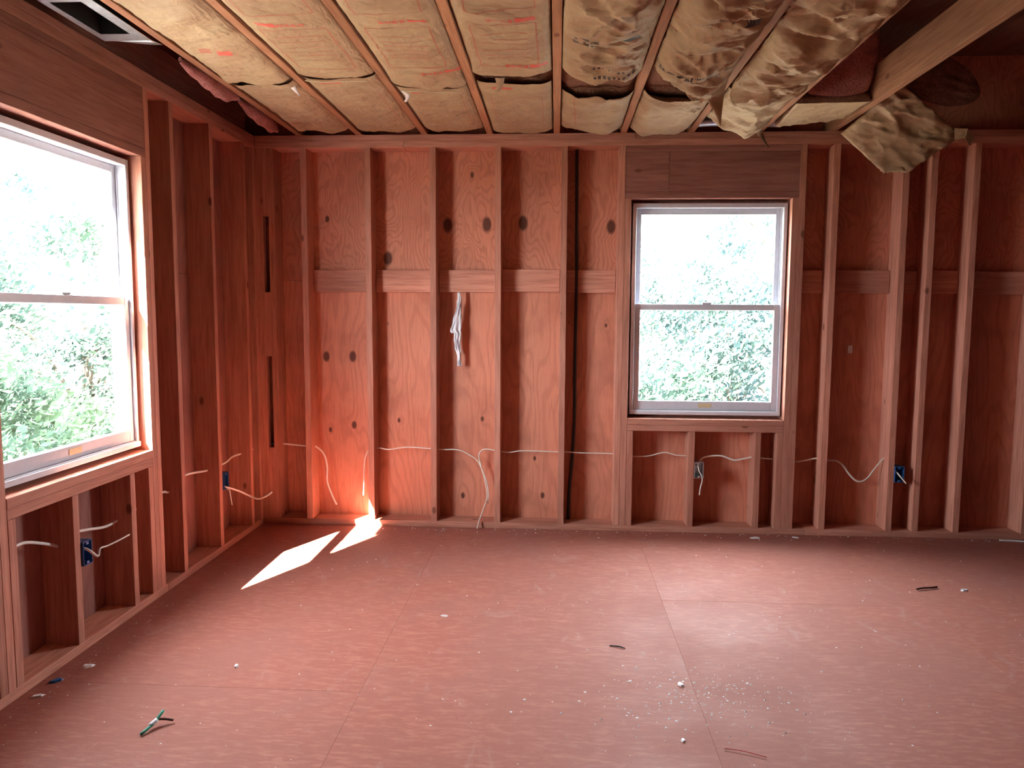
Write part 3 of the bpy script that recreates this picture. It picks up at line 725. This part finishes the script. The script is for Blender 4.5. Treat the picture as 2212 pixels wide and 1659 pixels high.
link('throat', boxes_mesh('throat', [(tuple(Vector(a)-db.location), tuple(Vector(b)-db.location)) for a, b in wl_]), M_DARK, db, db.location)

# ------------------------------------------------------------------ electrical boxes and cables
def ebox(center, wdir, fdir, mat, label, w=0.056, h=0.098, d=0.075):
    """open-fronted single-gang box; wdir: width axis, fdir: axis towards the room"""
    c = Vector(center); W = Vector(wdir); F = Vector(fdir); Z = Vector((0, 0, 1)); t = 0.003
    e = empty('electrical_box', c, label=label, cat='electrical box')
    def pb(name, a, b_, m_):
        p = W*a[0]+F*a[1]+Z*a[2]; q = W*b_[0]+F*b_[1]+Z*b_[2]
        lo = [min(p[i], q[i]) for i in range(3)]; hi = [max(p[i], q[i]) for i in range(3)]
        box(name, tuple(c[i]+lo[i] for i in range(3)), tuple(c[i]+hi[i] for i in range(3)), m_, e, 0.0006)
    pb('side', (-w/2, -d, -h/2), (-w/2+t, 0, h/2), mat); pb('side', (w/2-t, -d, -h/2), (w/2, 0, h/2), mat)
    pb('end', (-w/2+t, -d, -h/2), (w/2-t, 0, -h/2+t), mat); pb('end', (-w/2+t, -d, h/2-t), (w/2-t, 0, h/2), mat)
    pb('back', (-w/2+t, -d, -h/2+t), (w/2-t, -d+t, h/2-t), mat)
    for s in (-1, 1): pb('screw_lug', (-0.008, -0.012, s*(h/2-0.010)-0.005), (0.008, -0.001, s*(h/2-0.010)+0.005), mat)
    return e
ebox((3.985+0.0295, -0.010, 0.397), (1,0,0), (0,-1,0), M_BLUE, 'blue plastic electrical box on stud right of the back window')
ebox((2.766+0.0295, -0.010, 0.401), (1,0,0), (0,-1,0), M_STEEL, 'grey metal electrical box under the back window', h=0.10)
ebox((0.010, -1.862+0.0295, 0.397), (0,1,0), (1,0,0), M_BLUE, 'blue plastic electrical box under the left window')
ebox((0.010, -0.58+0.0295, 0.405), (0,1,0), (1,0,0), M_BLUE, 'blue plastic electrical box on left wall near the room corner')
def cable(pts, label, r=0.0062, mat=M_CABLE, name='cable', n=8, flat=0.6):
    pts = [Vector(p) for p in pts]; o = pts[0]
    return link(name, tube_mesh(name, [p-o for p in pts], r, 8, n, flat), mat, None, o, label=label, cat='cable', group='electrical cables in the stud bays')
Y = 0.07
cable([(-0.07, -1.80, 0.470), (-0.07, -1.70, 0.452), (-0.07, -1.576, 0.43), (-0.07, -1.463, 0.437), (-0.07, -1.333, 0.447), (-0.07, -1.276, 0.466), (-0.07, -1.10, 0.468), (-0.07, -1.031, 0.457), (-0.07, -0.878, 0.505), (-0.07, -0.615, 0.478), (-0.06, -0.413, 0.48), (-0.06, -0.30, 0.497), (-0.06, -0.13, 0.49), (-0.02, 0.03, 0.50), (0.04, 0.07, 0.512), (0.094, Y, 0.516), (0.264, Y, 0.503), (0.335, Y, 0.498), (0.385, Y, 0.45), (0.405, Y, 0.37), (0.405, Y, 0.269), (0.43, Y, 0.19), (0.464, Y, 0.115)],
      'white cable rounding the left corner with its cut end hanging in the first bay')
cable([(-0.07, -2.55, 0.46), (-0.07, -2.30, 0.47), (-0.07, -2.177, 0.504), (-0.07, -2.087, 0.513), (-0.07, -1.985, 0.480), (-0.07, -1.898, 0.442)], 'white cable sagging in the nearest bay under the left window')
cable([(0.644, Y, 0.181), (0.648, Y, 0.24), (0.652, Y, 0.365), (0.662, Y, 0.44), (0.690, Y, 0.485), (0.755, Y, 0.496), (0.816, Y, 0.488), (0.937, Y, 0.505), (1.089, Y, 0.498), (1.164, Y, 0.493), (1.27, Y, 0.492), (1.345, Y, 0.46), (1.40, Y, 0.415), (1.451, Y, 0.30), (1.466, Y, 0.21), (1.462, Y, 0.145)],
      'white cable left of the hanging rag with both ends drooping')
cable([(1.407, -0.045, 0.008), (1.415, -0.02, 0.05), (1.447, 0.045, 0.14), (1.458, Y, 0.20), (1.44, Y, 0.31), (1.415, Y, 0.40), (1.405, Y, 0.455), (1.42, Y, 0.490), (1.455, Y, 0.500), (1.51, Y, 0.493), (1.60, Y, 0.483), (1.689, Y, 0.493), (1.912, Y, 0.49), (1.98, Y, 0.491), (2.06, Y, 0.486), (2.258, Y, 0.484), (2.39, Y, 0.471), (2.487, Y, 0.473), (2.56, Y, 0.492), (2.603, Y, 0.497), (2.66, Y, 0.482), (2.726, Y, 0.477), (2.765, Y, 0.470)],
      'white cable rising from the floor and running to the back window')
cable([(2.800, 0.03, 0.440), (2.822, 0.055, 0.465), (2.87, Y, 0.478), (2.95, Y, 0.481), (3.025, Y, 0.456), (3.09, Y, 0.466), (3.154, Y, 0.478), (3.212, Y, 0.470), (3.275, Y, 0.466), (3.35, Y, 0.456), (3.419, Y, 0.453), (3.48, Y, 0.464), (3.541, Y, 0.476), (3.612, Y, 0.465), (3.66, Y, 0.462), (3.70, Y, 0.435), (3.745, Y, 0.375), (3.797, Y, 0.333), (3.85, Y, 0.350), (3.90, Y, 0.42), (3.951, Y, 0.483), (3.985, Y, 0.495)],
      'white cable running right from the metal box and looping below a stud bay')
cable([(2.782, 0.045, 0.430), (2.790, -0.005, 0.425), (2.792, -0.025, 0.402), (2.806, -0.03, 0.375), (2.812, -0.03, 0.340), (2.802, -0.032, 0.300), (2.797, -0.03, 0.250)], 'short white pigtail hanging out of the metal box', 0.0045)
cable([(4.00, 0.03, 0.42), (4.002, -0.01, 0.405), (4.012, -0.035, 0.385), (4.040, -0.045, 0.350)], 'short white pigtail out of the blue box right of the back window', 0.0055)
cable([(-0.03, -1.845, 0.425), (0.015, -1.842, 0.412), (0.03, -1.82, 0.383), (0.032, -1.80, 0.374), (0.03, -1.785, 0.399), (0.028, -1.734, 0.394), (0.028, -1.66, 0.392), (0.03, -1.575, 0.394)], 'white cable end poking from the blue box under the left window', 0.006)
cable([(-0.03, -0.56, 0.38), (0.02, -0.56, 0.368), (0.05, -0.47, 0.325), (0.10, -0.43, 0.285), (0.15, -0.44, 0.275), (0.20, -0.45, 0.295), (0.236, -0.45, 0.319)], 'white cable end swinging into the room from the corner blue box', 0.0055)
cable([(-0.03, -0.55, 0.37), (0.02, -0.55, 0.355), (0.03, -0.55, 0.31), (0.035, -0.545, 0.262)], 'short white pigtail drooping from the corner blue box', 0.0045)
cable([(2.010, 0.11, 2.395), (2.014, 0.108, 2.0), (2.018, 0.105, 1.55), (2.014, 0.105, 1.1), (2.016, 0.11, 0.75), (2.006, 0.112, 0.45), (1.990, 0.115, 0.25), (1.984, 0.115, 0.04)], 'thick black cable running down the bay left of the window', 0.0105, M_BLACK, flat=1.0)

# ------------------------------------------------------------------ hanging rag
prof = [(1.505, 1.274, 0.012), (1.46, 1.277, 0.024), (1.42, 1.276, 0.030), (1.37, 1.270, 0.042), (1.32, 1.262, 0.056), (1.285, 1.256, 0.075), (1.265, 1.252, 0.072), (1.24, 1.266, 0.040), (1.20, 1.264, 0.042), (1.15, 1.266, 0.040), (1.125, 1.272, 0.026), (1.10, 1.276, 0.020), (1.06, 1.276, 0.030), (1.035, 1.279, 0.028)]
vs, fs = [], []; N = 16
for j in range(len(prof)*5-4):
    t = j/5; a = min(int(t), len(prof)-2); f = t-a
    z = prof[a][0]*(1-f)+prof[a+1][0]*f; xc = prof[a][1]*(1-f)+prof[a+1][1]*f; w = prof[a][2]*(1-f)+prof[a+1][2]*f
    for i in range(N+1):
        s_ = i/N-0.5; fold = 0.011*math.sin(s_*15+z*9)+0.006*math.sin(s_*31-z*17)
        vs.append(Vector((xc+s_*w*1.0+0.003*math.sin(z*60+i), 0.082+fold*min(1, w/0.04)-0.01*math.cos(s_*PI), z-0.035*max(0, -s_-0.2)*(1 if 1.25 < z < 1.34 else 0)))-Vector((1.27, 0.08, 1.505)))
    if j:
        for i in range(N): b_ = j*(N+1)+i; fs.append((b_-N-1, b_-N, b_+1, b_))
rag = link('rag', mesh('rag', vs, fs, True), M_RAG, None, (1.27, 0.08, 1.505), label='crumpled white rag strip hanging from a backing block in the wall', cat='rag')
sd = rag.modifiers.new('thickness', 'SOLIDIFY'); sd.thickness = 0.002

box('wall_tag', (3.722, 0.1365, 1.135), (3.752, 0.1395, 1.185), M_CHIP, None, 0.0005, label='small white tag on the plywood right of the window', cat='tag')

# ------------------------------------------------------------------ bits on the floor
def chip(x, y, w, d, h, mat, label, rz, name='chip', cat='debris', group=None, n=6):
    rs = random.Random(int(x*1000+y*77)); bm = bmesh.new(); ring = []
    for lev in (0, 1):
        for i in range(n):
            a = 2*PI*i/n; k = rs.uniform(0.7, 1.1)*(1 if lev == 0 else 0.8)
            ring.append(bm.verts.new((math.cos(a)*w/2*k, math.sin(a)*d/2*k, 0.0003 if lev == 0 else h*rs.uniform(0.7, 1.2))))
    bm.faces.new(ring[:n][::-1]); bm.faces.new(ring[n:])
    for i in range(n): bm.faces.new((ring[i], ring[(i+1)%n], ring[n+(i+1)%n], ring[n+i]))
    me = bpy.data.meshes.new(name); bm.to_mesh(me); bm.free()
    o = link(name, me, mat, None, (x, y, 0.0), label=label, cat=cat, group=group); o.rotation_euler = (0, 0, rz); return o
chip(3.131, -0.084, 0.085, 0.05, 0.004, M_CHIP, 'flat white scrap on the floor below the window', 0.3, 'paper_scrap')
chip(3.385, -0.060, 0.06, 0.03, 0.004, M_CHIP, 'small greyish scrap on the floor right of the window', -0.5, 'paper_scrap')
chip(3.951, -0.912, 0.050, 0.022, 0.008, M_CHIP, 'white chip on the right side of the floor beside a stick', 0.1)
chip(2.369, -1.986, 0.024, 0.036, 0.007, M_CHIP, 'largest white chip among the floor crumbs', 0.4)
chip(2.318, -2.357, 0.017, 0.022, 0.007, M_CHIP, 'rounded white chip nearest the camera', 0.2)
chip(0.668, -1.959, 0.016, 0.040, 0.006, M_CHIP, 'narrow white sliver on the left part of the floor', 0.2)
chip(1.40, -1.412, 0.040, 0.030, 0.0012, M_DUST, 'pale dusty smudge-like flake near the middle of the floor', 0.0)
chip(0.098, -2.00, 0.05, 0.03, 0.008, M_CHIP, 'pale plaster crumb beside the left bottom plate', 0.7)
chip(0.055, -2.12, 0.06, 0.03, 0.008, M_BLUE, 'bluish plastic scrap beside the left bottom plate', 0.9)
chip(0.02+0.04, -2.23, 0.05, 0.025, 0.006, M_CHIP, 'white flake at the nearest end of the left bottom plate', 0.6)
cable([(3.71, -0.93, 0.008), (3.75, -0.915, 0.009), (3.79, -0.905, 0.008), (3.83, -0.89, 0.007)], 'x', 0.005, M_TWIG, 'stick')
bpy.data.objects['stick'].update_tag(); st = bpy.data.objects['stick']; st['label'] = 'short dark brown stick on the right side of the floor'; st['category'] = 'stick'; del st['group']
cable([(2.44, -2.395, 0.004), (2.50, -2.41, 0.005), (2.56, -2.435, 0.004)], 'x', 0.0016, M_RED, 'splinter')
st = bpy.data.objects['splinter']; st['label'] = 'thin red splinter at the bottom edge of the floor'; st['category'] = 'splinter'; del st['group']
cable([(2.13, -1.675, 0.003), (2.17, -1.685, 0.004), (2.19, -1.70, 0.004)], 'x', 0.0028, M_DARK, 'nail')
st = bpy.data.objects['nail']; st['label'] = 'tiny dark nail lying near the middle of the floor'; st['category'] = 'nail'; del st['group']
cable([(4.62, -0.03, 0.004), (4.70, -0.035, 0.004), (4.76, -0.045, 0.004)], 'x', 0.005, M_CHIP, 'plastic_strip')
st = bpy.data.objects['plastic_strip']; st['label'] = 'pale plastic strip at the foot of the wall on far right'; st['category'] = 'debris'; del st['group']
# green plastic wall anchor with a crossing dark shard
ga = empty('plastic_anchor', (0.585, -2.39, 0), label='small green plastic peg with a dark shard at lower left of the floor', cat='debris')
def part_tube(name, pts, r, mat, par):
    o = par.location; link(name, tube_mesh(name, [Vector(p)-o for p in pts], r, 8, 4), mat, par, o)
part_tube('peg', [(0.565, -2.45, 0.006), (0.582, -2.40, 0.018), (0.594, -2.36, 0.040)], 0.005, M_GREEN, ga)
part_tube('shard', [(0.578, -2.385, 0.022), (0.605, -2.375, 0.018), (0.630, -2.365, 0.010)], 0.004, M_TWIG, ga)
part_tube('collar', [(0.574, -2.412, 0.014), (0.586, -2.388, 0.022)], 0.0075, M_CHIP, ga)
# crumbs: past counting
rs = random.Random(5); bl_v, bl_f = [], []
def crumb(x, y, s):
    b_ = len(bl_v); h = s*rs.uniform(0.3, 0.6); a = rs.uniform(0, 6.28); e = rs.uniform(0.5, 1.0)
    for k in range(4):
        t = a+k*PI/2; bl_v.append((x+math.cos(t)*s*(e if k % 2 else 1), y+math.sin(t)*s*(e if k % 2 else 1), 0.0004))
    bl_v.append((x, y, h)); bl_f.extend([(b_, b_+1, b_+4), (b_+1, b_+2, b_+4), (b_+2, b_+3, b_+4), (b_+3, b_, b_+4)])
for _ in range(330):
    x, y = rs.gauss(2.42, 0.20), rs.gauss(-2.07, 0.11); crumb(x, y-0.25*(2.42-x)*0.5, rs.choice((0.0018, 0.0025, 0.0025, 0.004, 0.006)))
for _ in range(420): crumb(rs.uniform(0.1, 4.5), rs.uniform(-3.2, -0.04), rs.choice((0.0018, 0.002, 0.0025, 0.003, 0.0045)))
for _ in range(60): crumb(0.03+abs(rs.gauss(0, 0.09)), rs.uniform(-2.6, -1.3), rs.choice((0.0018, 0.0025, 0.004)))
for _ in range(160): crumb(rs.uniform(0.8, 4.6), -abs(rs.gauss(0, 0.05))-0.008, rs.choice((0.002, 0.003, 0.005, 0.007)))
link('debris_crumbs', mesh('debris_crumbs', bl_v, bl_f), M_CHIP, None, (0, 0, 0), label='white plaster crumbs and dust scattered over the subfloor', cat='debris', kind='stuff')

# ------------------------------------------------------------------ outdoors
def gmat():
    mt, t, b = nt('grass_ground'); g = G(t); pos = g.n('ShaderNodeNewGeometry').outputs['Position']
    g.put(b.inputs['Base Color'], g.mix(g.noise(pos, 0.8, 4), (0.115, 0.115, 0.090, 1), (0.15, 0.14, 0.11, 1))); b.inputs['Roughness'].default_value = 1.0; return mt
box('ground', (-60, -40, -3.6), (60, 70, -3.5), gmat(), None, 0, label='green ground outside the house', kind='structure')
LEAF = [leaf_mat('leaves_deep', (0.042, 0.068, 0.060)), leaf_mat('leaves_bright', (0.058, 0.092, 0.068)), leaf_mat('leaves_blue', (0.042, 0.066, 0.070))]
M_BARK = plain('bark', (0.14, 0.11, 0.085), 0.9, 0, 0.4)
def tree(x, y, zc, rx, rz, nleaf, li, label, seed, leaf=0.075, sparse=1.0):
    rr = random.Random(seed); e = empty('tree', (x, y, -3.5), label=label, cat='tree', group='trees outside the windows'); o = e.location
    def ptube(name, pts, r):
        link(name, tube_mesh(name, [Vector(p)-o for p in pts], r, 7, 4), M_BARK, e, o)
    ptube('trunk', [(x, y, -3.5), (x+0.1, y, zc*0.3-1.5), (x, y+0.1, zc+rz*0.3)], lambda t: 0.16*(1-0.7*t))
    vs, fs = [], []; cl = []
    while len(cl) < 46:
        p = Vector((rr.uniform(-1, 1), rr.uniform(-1, 1), rr.uniform(-1, 1)))
        if 0.35 < p.length < 1: cl.append(Vector((x+p.x*rx, y+p.y*rx, zc+p.z*rz)))
    for c in cl[:9]: ptube('branch', [(x, y, zc-rz*0.5), ((x+c.x)/2, (y+c.y)/2, (zc+c.z)/2), tuple(c)], lambda t: 0.05*(1-0.8*t))
    for _ in range(nleaf):
        c = rr.choice(cl); p = c + Vector((rr.gauss(0, 1), rr.gauss(0, 1), rr.gauss(0, 0.7)))*rx*0.13*sparse
        n1 = Vector((rr.gauss(0, 1), rr.gauss(0, 1), rr.gauss(0, 1)+0.8)).normalized(); t1 = n1.orthogonal().normalized(); b1 = n1.cross(t1); s = leaf*rr.uniform(0.6, 1.3)
        b_ = len(vs); vs += [p-o-t1*s, p-o+b1*s*0.45, p-o+t1*s, p-o-b1*s*0.45]; fs.append((b_, b_+1, b_+2, b_+3))
    link('foliage', mesh('foliage', vs, fs), LEAF[li], e, o)
tree(2.9, 8.0, -0.5, 2.0, 2.3, 16000, 0, 'dense green tree low in the left part of the back window', 1)
tree(5.4, 10.5, 0.7, 2.2, 2.6, 16000, 2, 'bluish green tree on the right in the back window', 2)
tree(4.3, 7.0, -1.9, 1.6, 1.9, 12000, 1, 'pale bright bush along the bottom of the back window', 3, 0.06)
tree(3.6, 15.0, 0.9, 3.0, 2.8, 16000, 0, 'far tree seen in the middle of the back window', 4)
tree(7.4, 14.0, 3.2, 1.8, 2.2, 3600, 2, 'tall sparse tree top at the upper right of the back window', 5)
tree(-6.2, 4.6, -0.6, 2.1, 2.3, 16000, 1, 'bright green tree at lower left in the left window', 6)
tree(-6.8, 8.6, 0.6, 2.3, 2.4, 16000, 0, 'dense green tree in the middle of the left window', 7)
tree(-4.0, 5.2, -1.6, 1.4, 1.7, 12000, 1, 'light bush along the bottom of the left window', 8, 0.06)
tree(-9.5, 9.5, 2.8, 2.0, 2.4, 3400, 2, 'tall sparse tree against the sky in the left window', 9)
tree(-12.0, 9.0, 0.5, 3.0, 3.0, 14000, 0, 'far green tree behind the others in the left window', 10)
